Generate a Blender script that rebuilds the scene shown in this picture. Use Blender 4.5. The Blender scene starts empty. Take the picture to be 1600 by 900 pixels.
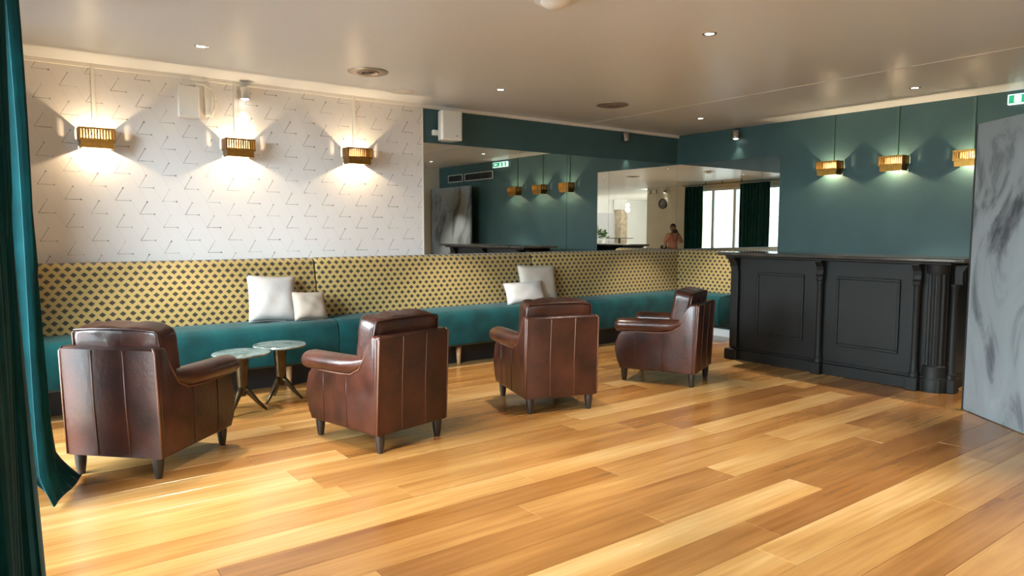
import bpy, bmesh, math, random
from mathutils import Vector, Matrix
random.seed(7)
sc = bpy.context.scene
COL = sc.collection
PI = math.pi
R = math.radians

# ------------------------------------------------------------------ camera
XW, YW, H = 8.37, 7.05, 2.91          # right wall, back wall, ceiling height
FPX, YAW, PITCH, ROLL = 1100.0, R(36.83), R(4.65), R(0.05)
fw = Vector((math.sin(YAW)*math.cos(PITCH), math.cos(YAW)*math.cos(PITCH), -math.sin(PITCH)))
rt = Vector((math.cos(YAW), -math.sin(YAW), 0)); up = rt.cross(fw)
rt, up = rt*math.cos(ROLL)+up*math.sin(ROLL), up*math.cos(ROLL)-rt*math.sin(ROLL)
cd = bpy.data.cameras.new('camera'); cam = bpy.data.objects.new('camera', cd); COL.objects.link(cam)
cd.sensor_width = 36; cd.lens = FPX/1600*36; cd.clip_start = 0.01; cd.clip_end = 200
m = Matrix((rt, up, -fw)).transposed().to_4x4(); m.translation = (0, 0, 1.5)
cam.matrix_world = m
sc.camera = cam

# ------------------------------------------------------------------ world, exposure
SKY = 88.0
SCONCE_W, DOWN_W, SPOT_W = 19.0, 500.0, 9.0
world = bpy.data.worlds.new('overcast_sky'); sc.world = world; world.use_nodes = True
bg = world.node_tree.nodes['Background']
bg.inputs[0].default_value = (0.80, 0.90, 1.0, 1); bg.inputs[1].default_value = SKY
sc.view_settings.view_transform = 'Standard'; sc.view_settings.look = 'None'
sc.view_settings.exposure = -0.30; sc.view_settings.gamma = 1.0
sc.view_settings.use_curve_mapping = False
sc.cycles.use_denoising = True
sc.cycles.max_bounces = 10; sc.cycles.diffuse_bounces = 4; sc.cycles.glossy_bounces = 6
sc.cycles.caustics_reflective = False; sc.cycles.caustics_refractive = False
sc.cycles.sample_clamp_indirect = 4.0; sc.cycles.use_adaptive_sampling = False

def portal(loc, rot, sx, sy):
    l = bpy.data.lights.new('window_portal', 'AREA'); l.shape = 'RECTANGLE'; l.size = sx; l.size_y = sy
    l.cycles.is_portal = True
    o = bpy.data.objects.new('window_portal', l); COL.objects.link(o); o.location = loc; o.rotation_euler = rot
portal((-0.46, 3.25, 1.37), (0, R(-90), 0), 2.7, 5.9)

# ------------------------------------------------------------------ materials
def nt(name):
    mt = bpy.data.materials.new(name); mt.use_nodes = True
    t = mt.node_tree; b = t.nodes['Principled BSDF']
    return mt, t, b
def N(t, typ, **kw):
    n = t.nodes.new(typ)
    for k, v in kw.items(): setattr(n, k, v)
    return n
def L(t, a, b): t.links.new(a, b)
def plain(name, col, rough=.5, metal=0, spec=.5, noise=0, nscale=8, bump=0, bscale=40, coat=0, sheen=0, emit=None, estr=0, tone=None):
    mt, t, b = nt(name)
    b.inputs['Base Color'].default_value = (*col, 1); b.inputs['Roughness'].default_value = rough
    b.inputs['Metallic'].default_value = metal; b.inputs['Specular IOR Level'].default_value = spec
    b.inputs['Coat Weight'].default_value = coat; b.inputs['Coat Roughness'].default_value = .15
    b.inputs['Sheen Weight'].default_value = sheen
    tc = N(t, 'ShaderNodeTexCoord')
    if noise:
        nz = N(t, 'ShaderNodeTexNoise'); nz.inputs['Scale'].default_value = nscale; nz.inputs['Detail'].default_value = 5
        L(t, tc.outputs['Object'], nz.inputs['Vector'])
        rp = N(t, 'ShaderNodeValToRGB')
        a = tone[0] if tone else tuple(c*(1-noise) for c in col); c2 = tone[1] if tone else tuple(min(1, c*(1+noise)) for c in col)
        rp.color_ramp.elements[0].position = .3; rp.color_ramp.elements[1].position = .7
        rp.color_ramp.elements[0].color = (*a, 1); rp.color_ramp.elements[1].color = (*c2, 1)
        L(t, nz.outputs['Fac'], rp.inputs['Fac']); L(t, rp.outputs['Color'], b.inputs['Base Color'])
    if bump:
        n2 = N(t, 'ShaderNodeTexNoise'); n2.inputs['Scale'].default_value = bscale; n2.inputs['Detail'].default_value = 4
        L(t, tc.outputs['Object'], n2.inputs['Vector'])
        bp = N(t, 'ShaderNodeBump'); bp.inputs['Strength'].default_value = bump; bp.inputs['Distance'].default_value = .01
        L(t, n2.outputs['Fac'], bp.inputs['Height']); L(t, bp.outputs['Normal'], b.inputs['Normal'])
    if emit:
        b.inputs['Emission Color'].default_value = (*emit, 1); b.inputs['Emission Strength'].default_value = estr
    return mt

M = {}
M['teal_wall'] = plain('teal_paint', (.041, .086, .089), .5, spec=.3, noise=.08, nscale=3, bump=.08, bscale=60)
M['cream_wall'] = plain('cream_paint', (.62, .55, .42), .7, noise=.04, nscale=2)
M['white_wall'] = plain('white_paint', (.78, .78, .76), .6, noise=.03, nscale=2)
M['grey_panel'] = plain('grey_blind', (.50, .50, .52), .7, noise=.03)
M['white_trim'] = plain('white_gloss_trim', (.82, .80, .76), .35)
M['white_plastic'] = plain('white_plastic', (.80, .80, .78), .35, noise=.02)
M['grey_grille'] = plain('light_grey_grille', (.62, .62, .58), .5, bump=.3, bscale=400)
M['velvet'] = plain('teal_velvet', (.001, .040, .043), .8, spec=.15, sheen=.08, noise=.35, nscale=5, bump=.1, bscale=30)
M['curtain'] = plain('teal_curtain_velvet', (.0008, .036, .040), .85, spec=.1, sheen=.08, noise=.25, nscale=6)
M['leather'] = plain('brown_leather', (.06, .018, .010), .34, coat=.18, noise=.5, nscale=4.5, bump=.22, bscale=30, tone=((.015, .0042, .0022), (.062, .0165, .0085)), spec=.35)
M['leather_seam'] = plain('leather_seam', (.12, .045, .022), .45, noise=.2)
M['leather_dark'] = plain('leather_piping', (.035, .010, .006), .35, noise=.2)
M['dark_wood'] = plain('dark_stained_wood', (.020, .013, .010), .35, noise=.3, nscale=12)
M['pale_wood'] = plain('pale_beech', (.55, .33, .17), .5, noise=.2, nscale=14)
M['bar_paint'] = plain('black_bar_paint', (.0070, .0068, .0060), .58, spec=.28, noise=.15, nscale=6, bump=.05)
M['bar_top'] = plain('dark_polished_top', (.030, .026, .023), .16, noise=.3, nscale=9)
M['brass'] = plain('brass', (.27, .14, .032), .33, metal=1, noise=.12, nscale=20)
M['bronze'] = plain('antique_bronze', (.085, .060, .032), .3, metal=.9, noise=.3, nscale=15)
M['chrome'] = plain('brushed_nickel', (.60, .57, .53), .25, metal=1, noise=.05)
M['reflector'] = plain('warm_enamel_reflector', (.34, .24, .12), .5, noise=.05)
M['copper_vent'] = plain('vent_metal', (.27, .22, .18), .35, metal=.6, noise=.1)
M['black'] = plain('black_void', (.008, .008, .008), .6, noise=.1)
M['dark_plastic'] = plain('dark_plastic', (.02, .02, .022), .4, noise=.1)
M['conduit_white'] = plain('white_conduit', (.80, .77, .70), .5, noise=.02)
M['conduit_teal'] = plain('teal_conduit', (.035, .085, .075), .4, noise=.05)
M['pillow_white'] = plain('pillow_off_white', (.48, .475, .47), .85, noise=.05, bump=.3, bscale=22)
M['pillow_grey'] = plain('pillow_light_grey', (.38, .37, .365), .85, noise=.05, bump=.3, bscale=25)
M['pillow_beige'] = plain('pillow_beige', (.35, .30, .25), .85, noise=.05, bump=.3, bscale=25)
M['pillow_cream'] = plain('pillow_cream', (.50, .47, .41), .85, noise=.05, bump=.3, bscale=22)
M['lamp_glow'] = plain('lamp_glow', (1, .9, .75), .4, emit=(1, .80, .52), estr=9)
M['bulb_glow'] = plain('bulb_glow', (1, .9, .75), .4, emit=(1, .73, .43), estr=25)
M['down_glow'] = plain('downlight_glow', (1, 1, 1), .4, emit=(1, .93, .82), estr=14)
M['marble'] = plain('marble_glass', (.2, .23, .22), .05, noise=.5, nscale=9, tone=((.06, .08, .075), (.26, .29, .27)), coat=.4)
M['frame_white'] = plain('white_window_frame', (.75, .76, .76), .4, noise=.02)
M['skin'] = plain('skin', (.30, .15, .09), .5, noise=.05)
M['sweater'] = plain('rose_tan_knit', (.60, .31, .28), .85, noise=.1, nscale=30, bump=.3, bscale=120)
M['trousers'] = plain('dark_trousers', (.025, .024, .026), .8, noise=.1)
M['hair'] = plain('dark_hair', (.015, .011, .009), .5, noise=.2)
M['leaf'] = plain('leaf_green', (.07, .14, .035), .5, noise=.35, nscale=20)
M['hedge'] = plain('hedge_green', (.10, .13, .06), .7, noise=.5, nscale=9)
M['stone'] = plain('stone_wall', (.30, .24, .17), .8, noise=.35, nscale=6)
M['terrace'] = plain('terrace_slabs', (.68, .69, .70), .8, noise=.1, nscale=2)
M['canvas'] = plain('white_canvas', (.75, .75, .74), .8, noise=.03)
M['rear_floor'] = plain('rear_floor_screed', (.50, .44, .36), .4, noise=.08, nscale=2)
M['exit_green'] = plain('exit_green', (.02, .45, .25), .4, emit=(.0, .42, .20), estr=.7)
M['exit_white'] = plain('exit_white', (.9, .95, .93), .4, emit=(.8, 1, .95), estr=1.5)

for k_ in ('down_glow', 'lamp_glow', 'bulb_glow', 'exit_green', 'exit_white'): M[k_].cycles.emission_sampling = 'NONE'

def mk_ceiling():
    mt, t, b = nt('stretched_satin_ceiling')
    b.inputs['Base Color'].default_value = (.78, .83, .90, 1); b.inputs['Roughness'].default_value = .32
    b.inputs['Specular IOR Level'].default_value = .55
    tc = N(t, 'ShaderNodeTexCoord'); nz = N(t, 'ShaderNodeTexNoise'); nz.inputs['Scale'].default_value = .9
    L(t, tc.outputs['Object'], nz.inputs['Vector'])
    bp = N(t, 'ShaderNodeBump'); bp.inputs['Strength'].default_value = .12; bp.inputs['Distance'].default_value = .02
    L(t, nz.outputs['Fac'], bp.inputs['Height']); L(t, bp.outputs['Normal'], b.inputs['Normal'])
    return mt
M['ceiling'] = mk_ceiling()
M['rear_ceiling'] = plain('white_rear_ceiling', (.78, .77, .75), .7, noise=.02)

def mk_mirror():
    mt, t, b = nt('mirror_silver')
    b.inputs['Base Color'].default_value = (.83, .86, .84, 1); b.inputs['Metallic'].default_value = 1
    b.inputs['Roughness'].default_value = 0.0
    return mt
M['mirror'] = mk_mirror()

def mk_glass():
    mt, t, b = nt('window_glass')
    out = t.nodes['Material Output']; t.nodes.remove(b)
    tr = N(t, 'ShaderNodeBsdfTransparent'); tr.inputs[0].default_value = (.93, .96, .95, 1)
    gl = N(t, 'ShaderNodeBsdfGlossy'); gl.inputs['Roughness'].default_value = .02
    fr = N(t, 'ShaderNodeFresnel'); fr.inputs[0].default_value = 1.45
    mx = N(t, 'ShaderNodeMixShader'); L(t, fr.outputs[0], mx.inputs[0]); L(t, tr.outputs[0], mx.inputs[1]); L(t, gl.outputs[0], mx.inputs[2])
    L(t, mx.outputs[0], out.inputs[0]); return mt
M['glass'] = mk_glass()

def mk_plank():
    mt, t, b = nt('oak_plank')
    tc = N(t, 'ShaderNodeTexCoord'); oi = N(t, 'ShaderNodeObjectInfo')
    geo = N(t, 'ShaderNodeNewGeometry')
    off = N(t, 'ShaderNodeVectorMath', operation='SCALE'); off.inputs['Scale'].default_value = 40
    cmb = N(t, 'ShaderNodeCombineXYZ'); L(t, oi.outputs['Random'], cmb.inputs[0]); L(t, oi.outputs['Random'], cmb.inputs[1])
    L(t, cmb.outputs[0], off.inputs[0])
    add = N(t, 'ShaderNodeVectorMath', operation='ADD'); L(t, geo.outputs['Position'], add.inputs[0]); L(t, off.outputs[0], add.inputs[1])
    mp = N(t, 'ShaderNodeMapping'); mp.inputs['Scale'].default_value = (1.0, 20, 8); L(t, add.outputs[0], mp.inputs['Vector'])
    g = N(t, 'ShaderNodeTexNoise'); g.inputs['Scale'].default_value = 1.6; g.inputs['Detail'].default_value = 5; g.inputs['Roughness'].default_value = .5; g.inputs['Distortion'].default_value = .15
    L(t, mp.outputs[0], g.inputs['Vector'])
    mp2 = N(t, 'ShaderNodeMapping'); mp2.inputs['Scale'].default_value = (.6, 4.0, 1); L(t, add.outputs[0], mp2.inputs['Vector'])
    g2 = N(t, 'ShaderNodeTexNoise'); g2.inputs['Scale'].default_value = 1.3; g2.inputs['Detail'].default_value = 2; L(t, mp2.outputs[0], g2.inputs['Vector'])
    tone = N(t, 'ShaderNodeValToRGB'); e = tone.color_ramp.elements
    e[0].position = 0; e[0].color = (.20, .075, .016, 1); e[1].position = 1; e[1].color = (.60, .385, .165, 1)
    k = e.new(.35); k.color = (.345, .158, .043, 1); k = e.new(.7); k.color = (.46, .245, .077, 1)
    mixf = N(t, 'ShaderNodeMath', operation='MULTIPLY_ADD'); mixf.inputs[1].default_value = .75
    L(t, oi.outputs['Random'], mixf.inputs[0])
    sb = N(t, 'ShaderNodeMath', operation='MULTIPLY_ADD'); sb.inputs[1].default_value = .9; sb.inputs[2].default_value = -.32
    L(t, g2.outputs['Fac'], sb.inputs[0]); L(t, sb.outputs[0], mixf.inputs[2]); L(t, mixf.outputs[0], tone.inputs['Fac'])
    grain = N(t, 'ShaderNodeValToRGB'); ge = grain.color_ramp.elements
    ge[0].position = .25; ge[0].color = (.70, .62, .52, 1); ge[1].position = .75; ge[1].color = (1.05, 1.04, 1.02, 1)
    L(t, g.outputs['Fac'], grain.inputs['Fac'])
    mul = N(t, 'ShaderNodeMix', data_type='RGBA', blend_type='MULTIPLY'); mul.inputs[0].default_value = .85
    L(t, tone.outputs['Color'], mul.inputs[6]); L(t, grain.outputs['Color'], mul.inputs[7])
    L(t, mul.outputs[2], b.inputs['Base Color'])
    b.inputs['Coat Weight'].default_value = .45; b.inputs['Coat Roughness'].default_value = .22
    rr = N(t, 'ShaderNodeMath', operation='MULTIPLY_ADD'); rr.inputs[1].default_value = .12; rr.inputs[2].default_value = .19
    L(t, g2.outputs['Fac'], rr.inputs[0]); L(t, rr.outputs[0], b.inputs['Roughness'])
    return mt
M['plank'] = mk_plank()

def seg_mask(t, P, a, b_, w):
    ba = (b_[0]-a[0], b_[1]-a[1], 0); q = ba[0]**2+ba[1]**2
    s = N(t, 'ShaderNodeVectorMath', operation='SUBTRACT'); L(t, P, s.inputs[0]); s.inputs[1].default_value = (a[0], a[1], 0)
    d = N(t, 'ShaderNodeVectorMath', operation='DOT_PRODUCT'); L(t, s.outputs[0], d.inputs[0]); d.inputs[1].default_value = (ba[0]/q, ba[1]/q, 0)
    c = N(t, 'ShaderNodeClamp'); L(t, d.outputs['Value'], c.inputs[0])
    sc_ = N(t, 'ShaderNodeVectorMath', operation='SCALE'); sc_.inputs[0].default_value = ba; L(t, c.outputs[0], sc_.inputs['Scale'])
    e = N(t, 'ShaderNodeVectorMath', operation='DISTANCE'); L(t, s.outputs[0], e.inputs[0]); L(t, sc_.outputs[0], e.inputs[1])
    mr = N(t, 'ShaderNodeMapRange'); mr.inputs[1].default_value = w*.7; mr.inputs[2].default_value = w*1.3; mr.inputs[3].default_value = 1; mr.inputs[4].default_value = 0
    L(t, e.outputs['Value'], mr.inputs[0]); return mr.outputs[0]
def dot_mask(t, P, a, r):
    e = N(t, 'ShaderNodeVectorMath', operation='DISTANCE'); L(t, P, e.inputs[0]); e.inputs[1].default_value = (a[0], a[1], 0)
    mr = N(t, 'ShaderNodeMapRange'); mr.inputs[1].default_value = r*.8; mr.inputs[2].default_value = r*1.2; mr.inputs[3].default_value = 1; mr.inputs[4].default_value = 0
    L(t, e.outputs['Value'], mr.inputs[0]); return mr.outputs[0]
def mx(t, outs):
    cur = outs[0]
    for o in outs[1:]:
        n = N(t, 'ShaderNodeMath', operation='MAXIMUM'); L(t, cur, n.inputs[0]); L(t, o, n.inputs[1]); cur = n.outputs[0]
    return cur
def mk_wallpaper():
    mt, t, b = nt('geometric_wallpaper'); b.inputs['Roughness'].default_value = .6
    geo = N(t, 'ShaderNodeNewGeometry'); sp = N(t, 'ShaderNodeSeparateXYZ'); L(t, geo.outputs['Position'], sp.inputs[0])
    a, bb = .375, .235
    dark, faint, dots = [], [], []
    for ox, oz in ((.02, .1175), (.02+a/2, .1175+bb/2)):
        u = N(t, 'ShaderNodeMath', operation='ADD'); L(t, sp.outputs[0], u.inputs[0]); u.inputs[1].default_value = ox+10*a
        u2 = N(t, 'ShaderNodeMath', operation='FLOORED_MODULO'); L(t, u.outputs[0], u2.inputs[0]); u2.inputs[1].default_value = a
        u3 = N(t, 'ShaderNodeMath', operation='SUBTRACT'); L(t, u2.outputs[0], u3.inputs[0]); u3.inputs[1].default_value = .02
        v = N(t, 'ShaderNodeMath', operation='ADD'); L(t, sp.outputs[2], v.inputs[0]); v.inputs[1].default_value = oz
        v2 = N(t, 'ShaderNodeMath', operation='FLOORED_MODULO'); L(t, v.outputs[0], v2.inputs[0]); v2.inputs[1].default_value = bb
        v3 = N(t, 'ShaderNodeMath', operation='SUBTRACT'); L(t, v2.outputs[0], v3.inputs[0]); v3.inputs[1].default_value = .1175
        c = N(t, 'ShaderNodeCombineXYZ'); L(t, u3.outputs[0], c.inputs[0]); L(t, v3.outputs[0], c.inputs[1]); P = c.outputs[0]
        dark += [seg_mask(t, P, (0, 0), (.062, .108), .0024), seg_mask(t, P, (0, 0), (.118, 0), .0021)]
        faint += [seg_mask(t, P, (.118, 0), (.1875, -.1175), .0024), seg_mask(t, P, (.062, -.1175), (0, 0), .0024)]
        dots += [dot_mask(t, P, (.062, .108), .0072), dot_mask(t, P, (.118, 0), .0072)]
    nz = N(t, 'ShaderNodeTexNoise'); nz.inputs['Scale'].default_value = 7.0; L(t, geo.outputs['Position'], nz.inputs['Vector'])
    rm = N(t, 'ShaderNodeMapRange'); rm.inputs[1].default_value = .35; rm.inputs[2].default_value = .65; rm.inputs[3].default_value = .2; rm.inputs[4].default_value = .85
    L(t, nz.outputs['Fac'], rm.inputs[0])
    dm = N(t, 'ShaderNodeMath', operation='MULTIPLY'); L(t, mx(t, dark), dm.inputs[0]); L(t, rm.outputs[0], dm.inputs[1])
    fm = N(t, 'ShaderNodeMath', operation='MULTIPLY'); L(t, mx(t, faint), fm.inputs[0]); fm.inputs[1].default_value = .10
    dt = N(t, 'ShaderNodeMath', operation='MULTIPLY'); L(t, mx(t, dots), dt.inputs[0]); L(t, rm.outputs[0], dt.inputs[1])
    al = mx(t, [dm.outputs[0], fm.outputs[0], dt.outputs[0]])
    mix = N(t, 'ShaderNodeMix', data_type='RGBA'); L(t, al, mix.inputs[0])
    mix.inputs[6].default_value = (.72, .70, .69, 1); mix.inputs[7].default_value = (.03, .028, .026, 1)
    L(t, mix.outputs[2], b.inputs['Base Color']); return mt
M['wallpaper'] = mk_wallpaper()

def mk_gold():
    mt, t, b = nt('gold_diamond_fabric'); b.inputs['Roughness'].default_value = .6; b.inputs['Sheen Weight'].default_value = .2
    tc = N(t, 'ShaderNodeTexCoord'); sp = N(t, 'ShaderNodeSeparateXYZ'); L(t, tc.outputs['Object'], sp.inputs[0])
    a, bb = .077, .098
    ms = []
    for s in (0, .5):
        def cell(o, per, hw):
            u = N(t, 'ShaderNodeMath', operation='MULTIPLY_ADD'); L(t, o, u.inputs[0]); u.inputs[1].default_value = 1/per; u.inputs[2].default_value = s+100
            f = N(t, 'ShaderNodeMath', operation='FRACT'); L(t, u.outputs[0], f.inputs[0])
            g = N(t, 'ShaderNodeMath', operation='SUBTRACT'); L(t, f.outputs[0], g.inputs[0]); g.inputs[1].default_value = .5
            h = N(t, 'ShaderNodeMath', operation='ABSOLUTE'); L(t, g.outputs[0], h.inputs[0])
            k = N(t, 'ShaderNodeMath', operation='MULTIPLY'); L(t, h.outputs[0], k.inputs[0]); k.inputs[1].default_value = per/hw
            return k.outputs[0]
        sm = N(t, 'ShaderNodeMath', operation='ADD'); L(t, cell(sp.outputs[0], a, .0275), sm.inputs[0]); L(t, cell(sp.outputs[2], bb, .0225), sm.inputs[1])
        mr = N(t, 'ShaderNodeMapRange'); mr.inputs[1].default_value = .9; mr.inputs[2].default_value = 1.05; mr.inputs[3].default_value = 1; mr.inputs[4].default_value = 0
        L(t, sm.outputs[0], mr.inputs[0]); ms.append(mr.outputs[0])
    al = mx(t, ms)
    mix = N(t, 'ShaderNodeMix', data_type='RGBA'); L(t, al, mix.inputs[0])
    mix.inputs[6].default_value = (.37, .265, .090, 1); mix.inputs[7].default_value = (.022, .017, .010, 1)
    L(t, mix.outputs[2], b.inputs['Base Color'])
    wv = N(t, 'ShaderNodeTexNoise'); wv.inputs['Scale'].default_value = 250; L(t, tc.outputs['Object'], wv.inputs['Vector'])
    bp = N(t, 'ShaderNodeBump'); bp.inputs['Strength'].default_value = .25; bp.inputs['Distance'].default_value = .003
    L(t, wv.outputs['Fac'], bp.inputs['Height']); L(t, bp.outputs['Normal'], b.inputs['Normal'])
    return mt
M['gold'] = mk_gold()

def mk_plaster():
    mt, t, b = nt('grey_trowelled_plaster'); b.inputs['Roughness'].default_value = .38
    tc = N(t, 'ShaderNodeTexCoord')
    mp = N(t, 'ShaderNodeMapping'); mp.inputs['Scale'].default_value = (1.4, 1.4, .8); L(t, tc.outputs['Object'], mp.inputs[0])
    n1 = N(t, 'ShaderNodeTexNoise'); n1.inputs['Scale'].default_value = 1.1; n1.inputs['Detail'].default_value = 9; n1.inputs['Roughness'].default_value = .6; n1.inputs['Distortion'].default_value = 1.8
    L(t, mp.outputs[0], n1.inputs['Vector'])
    rp = N(t, 'ShaderNodeValToRGB'); e = rp.color_ramp.elements
    e[0].position = .33; e[0].color = (.045, .052, .060, 1); e[1].position = .72; e[1].color = (.25, .29, .315, 1)
    k = e.new(.46); k.color = (.20, .225, .24, 1)
    L(t, n1.outputs['Fac'], rp.inputs['Fac']); L(t, rp.outputs['Color'], b.inputs['Base Color'])
    bp = N(t, 'ShaderNodeBump'); bp.inputs['Strength'].default_value = .25; bp.inputs['Distance'].default_value = .01
    L(t, n1.outputs['Fac'], bp.inputs['Height']); L(t, bp.outputs['Normal'], b.inputs['Normal'])
    return mt
M['plaster'] = mk_plaster()

# ------------------------------------------------------------------ mesh helpers
def link(name, me, mat, parent=None, loc=(0, 0, 0), rot=(0, 0, 0), smooth=False):
    if mat is not None and not me.materials: me.materials.append(M[mat] if isinstance(mat, str) else mat)
    if smooth:
        for p in me.polygons: p.use_smooth = True
    o = bpy.data.objects.new(name, me); COL.objects.link(o)
    o.location = loc; o.rotation_euler = rot
    if parent is not None: o.parent = parent
    return o
def fin(bm, name):
    bmesh.ops.recalc_face_normals(bm, faces=bm.faces)
    me = bpy.data.meshes.new(name); bm.to_mesh(me); bm.free(); return me
def bx(bm, x0, x1, y0, y1, z0, z1, bev=0, seg=2):
    r = bmesh.ops.create_cube(bm, size=1)
    for v in r['verts']: v.co = Vector((x0+(v.co.x+.5)*(x1-x0), y0+(v.co.y+.5)*(y1-y0), z0+(v.co.z+.5)*(z1-z0)))
    if bev:
        es = list({e for v in r['verts'] for e in v.link_edges})
        bmesh.ops.bevel(bm, geom=es, offset=bev, segments=seg, affect='EDGES', profile=.5)
def box(name, x0, x1, y0, y1, z0, z1, mat, parent=None, bev=0, loc=(0, 0, 0), rot=(0, 0, 0), seg=2, smooth=False):
    bm = bmesh.new(); bx(bm, x0, x1, y0, y1, z0, z1, bev, seg)
    return link(name, fin(bm, name), mat, parent, loc, rot, smooth)
def lathe_bm(bm, prof, n=24, c=(0, 0, 0), axis='Z'):
    rings = []
    for r, z in prof:
        ring = []
        for i in range(n):
            a = 2*PI*i/n; p = (r*math.cos(a), r*math.sin(a), z)
            if axis == 'Y': p = (p[0], p[2], p[1])
            if axis == 'X': p = (p[2], p[0], p[1])
            ring.append(bm.verts.new((p[0]+c[0], p[1]+c[1], p[2]+c[2])))
        rings.append(ring)
    for a, b in zip(rings, rings[1:]):
        for i in range(n): bm.faces.new((a[i], a[(i+1) % n], b[(i+1) % n], b[i]))
    if prof[0][0] > 1e-5: bm.faces.new(rings[0])
    if prof[-1][0] > 1e-5: bm.faces.new(rings[-1])
def lathe(name, prof, mat, parent=None, n=24, c=(0, 0, 0), axis='Z', loc=(0, 0, 0), rot=(0, 0, 0), smooth=True):
    bm = bmesh.new(); lathe_bm(bm, prof, n, c, axis)
    bmesh.ops.remove_doubles(bm, verts=bm.verts, dist=1e-5)
    o = link(name, fin(bm, name), mat, parent, loc, rot, smooth)
    if smooth: autosmooth(o)
    return o
def autosmooth(o, ang=40):
    me = o.data
    bm = bmesh.new(); bm.from_mesh(me)
    for e in bm.edges:
        if len(e.link_faces) == 2 and e.calc_face_angle(0) > R(ang): e.smooth = False
    bm.to_mesh(me); bm.free()
def tube_bm(bm, pts, rad, n=8, closed=False):
    pts = [Vector(p) for p in pts]; rings = []
    rads = rad if isinstance(rad, (list, tuple)) else [rad]*len(pts)
    for i, p in enumerate(pts):
        if closed: d = pts[(i+1) % len(pts)]-pts[i-1]
        else: d = pts[min(i+1, len(pts)-1)]-pts[max(i-1, 0)]
        d.normalize(); a = d.orthogonal() if abs(d.z) > .95 else d.cross(Vector((0, 0, 1)))
        a.normalize(); b = d.cross(a)
        rings.append([bm.verts.new(p+(a*math.cos(2*PI*k/n)+b*math.sin(2*PI*k/n))*rads[i]) for k in range(n)])
    prs = list(zip(rings, rings[1:]))
    if closed: prs.append((rings[-1], rings[0]))
    for a, b in prs:
        for k in range(n): bm.faces.new((a[k], a[(k+1) % n], b[(k+1) % n], b[k]))
    if not closed: bm.faces.new(rings[0]); bm.faces.new(rings[-1])
def tube(name, pts, rad, mat, parent=None, n=8, closed=False, loc=(0, 0, 0), rot=(0, 0, 0)):
    bm = bmesh.new(); tube_bm(bm, pts, rad, n, closed)
    return link(name, fin(bm, name), mat, parent, loc, rot, True)
def prism_bm(bm, prof, a0, a1, axis='X', bev=0, seg=2):
    """prof: list of 2-D points; extruded along axis between a0 and a1."""
    def P(p, a): return {'X': (a, p[0], p[1]), 'Y': (p[0], a, p[1]), 'Z': (p[0], p[1], a)}[axis]
    A = [bm.verts.new(P(p, a0)) for p in prof]; B = [bm.verts.new(P(p, a1)) for p in prof]
    f0 = bm.faces.new(A); f1 = bm.faces.new(B); n = len(prof)
    for i in range(n): bm.faces.new((A[i], A[(i+1) % n], B[(i+1) % n], B[i]))
    if bev:
        es = [e for e in bm.edges if (e in f0.edges or e in f1.edges)]
        bmesh.ops.bevel(bm, geom=es, offset=bev, segments=seg, affect='EDGES', profile=.5)
def prism(name, prof, a0, a1, mat, parent=None, axis='X', bev=0, seg=2, loc=(0, 0, 0), rot=(0, 0, 0), smooth=False):
    bm = bmesh.new(); prism_bm(bm, prof, a0, a1, axis, bev, seg)
    o = link(name, fin(bm, name), mat, parent, loc, rot, smooth)
    if smooth: autosmooth(o, 35)
    return o
def puff(name, hx, hy, hz, mat, parent=None, k=5, n=10, loc=(0, 0, 0), rot=(0, 0, 0), belly=.0, wrinkle=0, seed=0):
    """soft upholstered block (superellipsoid)"""
    bm = bmesh.new(); bmesh.ops.create_cube(bm, size=2)
    bmesh.ops.subdivide_edges(bm, edges=bm.edges[:], cuts=n, use_grid_fill=True)
    rnd = random.Random(seed); ph = [rnd.uniform(0, 6) for _ in range(6)]
    for v in bm.verts:
        x, y, z = v.co
        s = (abs(x)**k+abs(y)**k+abs(z)**k)**(-1/k)
        q = Vector((x*s, y*s, z*s))
        b = 1+belly*(1-q.x*q.x)*(1-q.z*q.z)
        w = wrinkle*(math.sin(9*q.x+ph[0]+3*q.z)*math.sin(7*q.z+ph[1])+.6*math.sin(17*q.x+5*q.y+ph[2]))
        v.co = Vector((q.x*hx, q.y*hy*b+w, q.z*hz*(1+.4*belly*(1-q.x*q.x))+w))
    return link(name, fin(bm, name), mat, parent, loc, rot, True)
def empty(name, loc, rz=0, label=None, cat=None, group=None):
    o = bpy.data.objects.new(name, None); COL.objects.link(o); o.location = loc; o.rotation_euler = (0, 0, rz); o.empty_display_size = .1
    tag(o, label, cat, group); return o
def tag(o, label=None, cat=None, group=None, kind=None):
    if label: o['label'] = label
    if cat: o['category'] = cat
    if group: o['group'] = group
    if kind: o['kind'] = kind
    return o
def struct(o): o['kind'] = 'structure'; return o
def copy_tree(o, parent=None):
    c = o.copy(); COL.objects.link(c); c.parent = parent
    for ch in list(o.children): copy_tree(ch, c)
    return c

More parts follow.
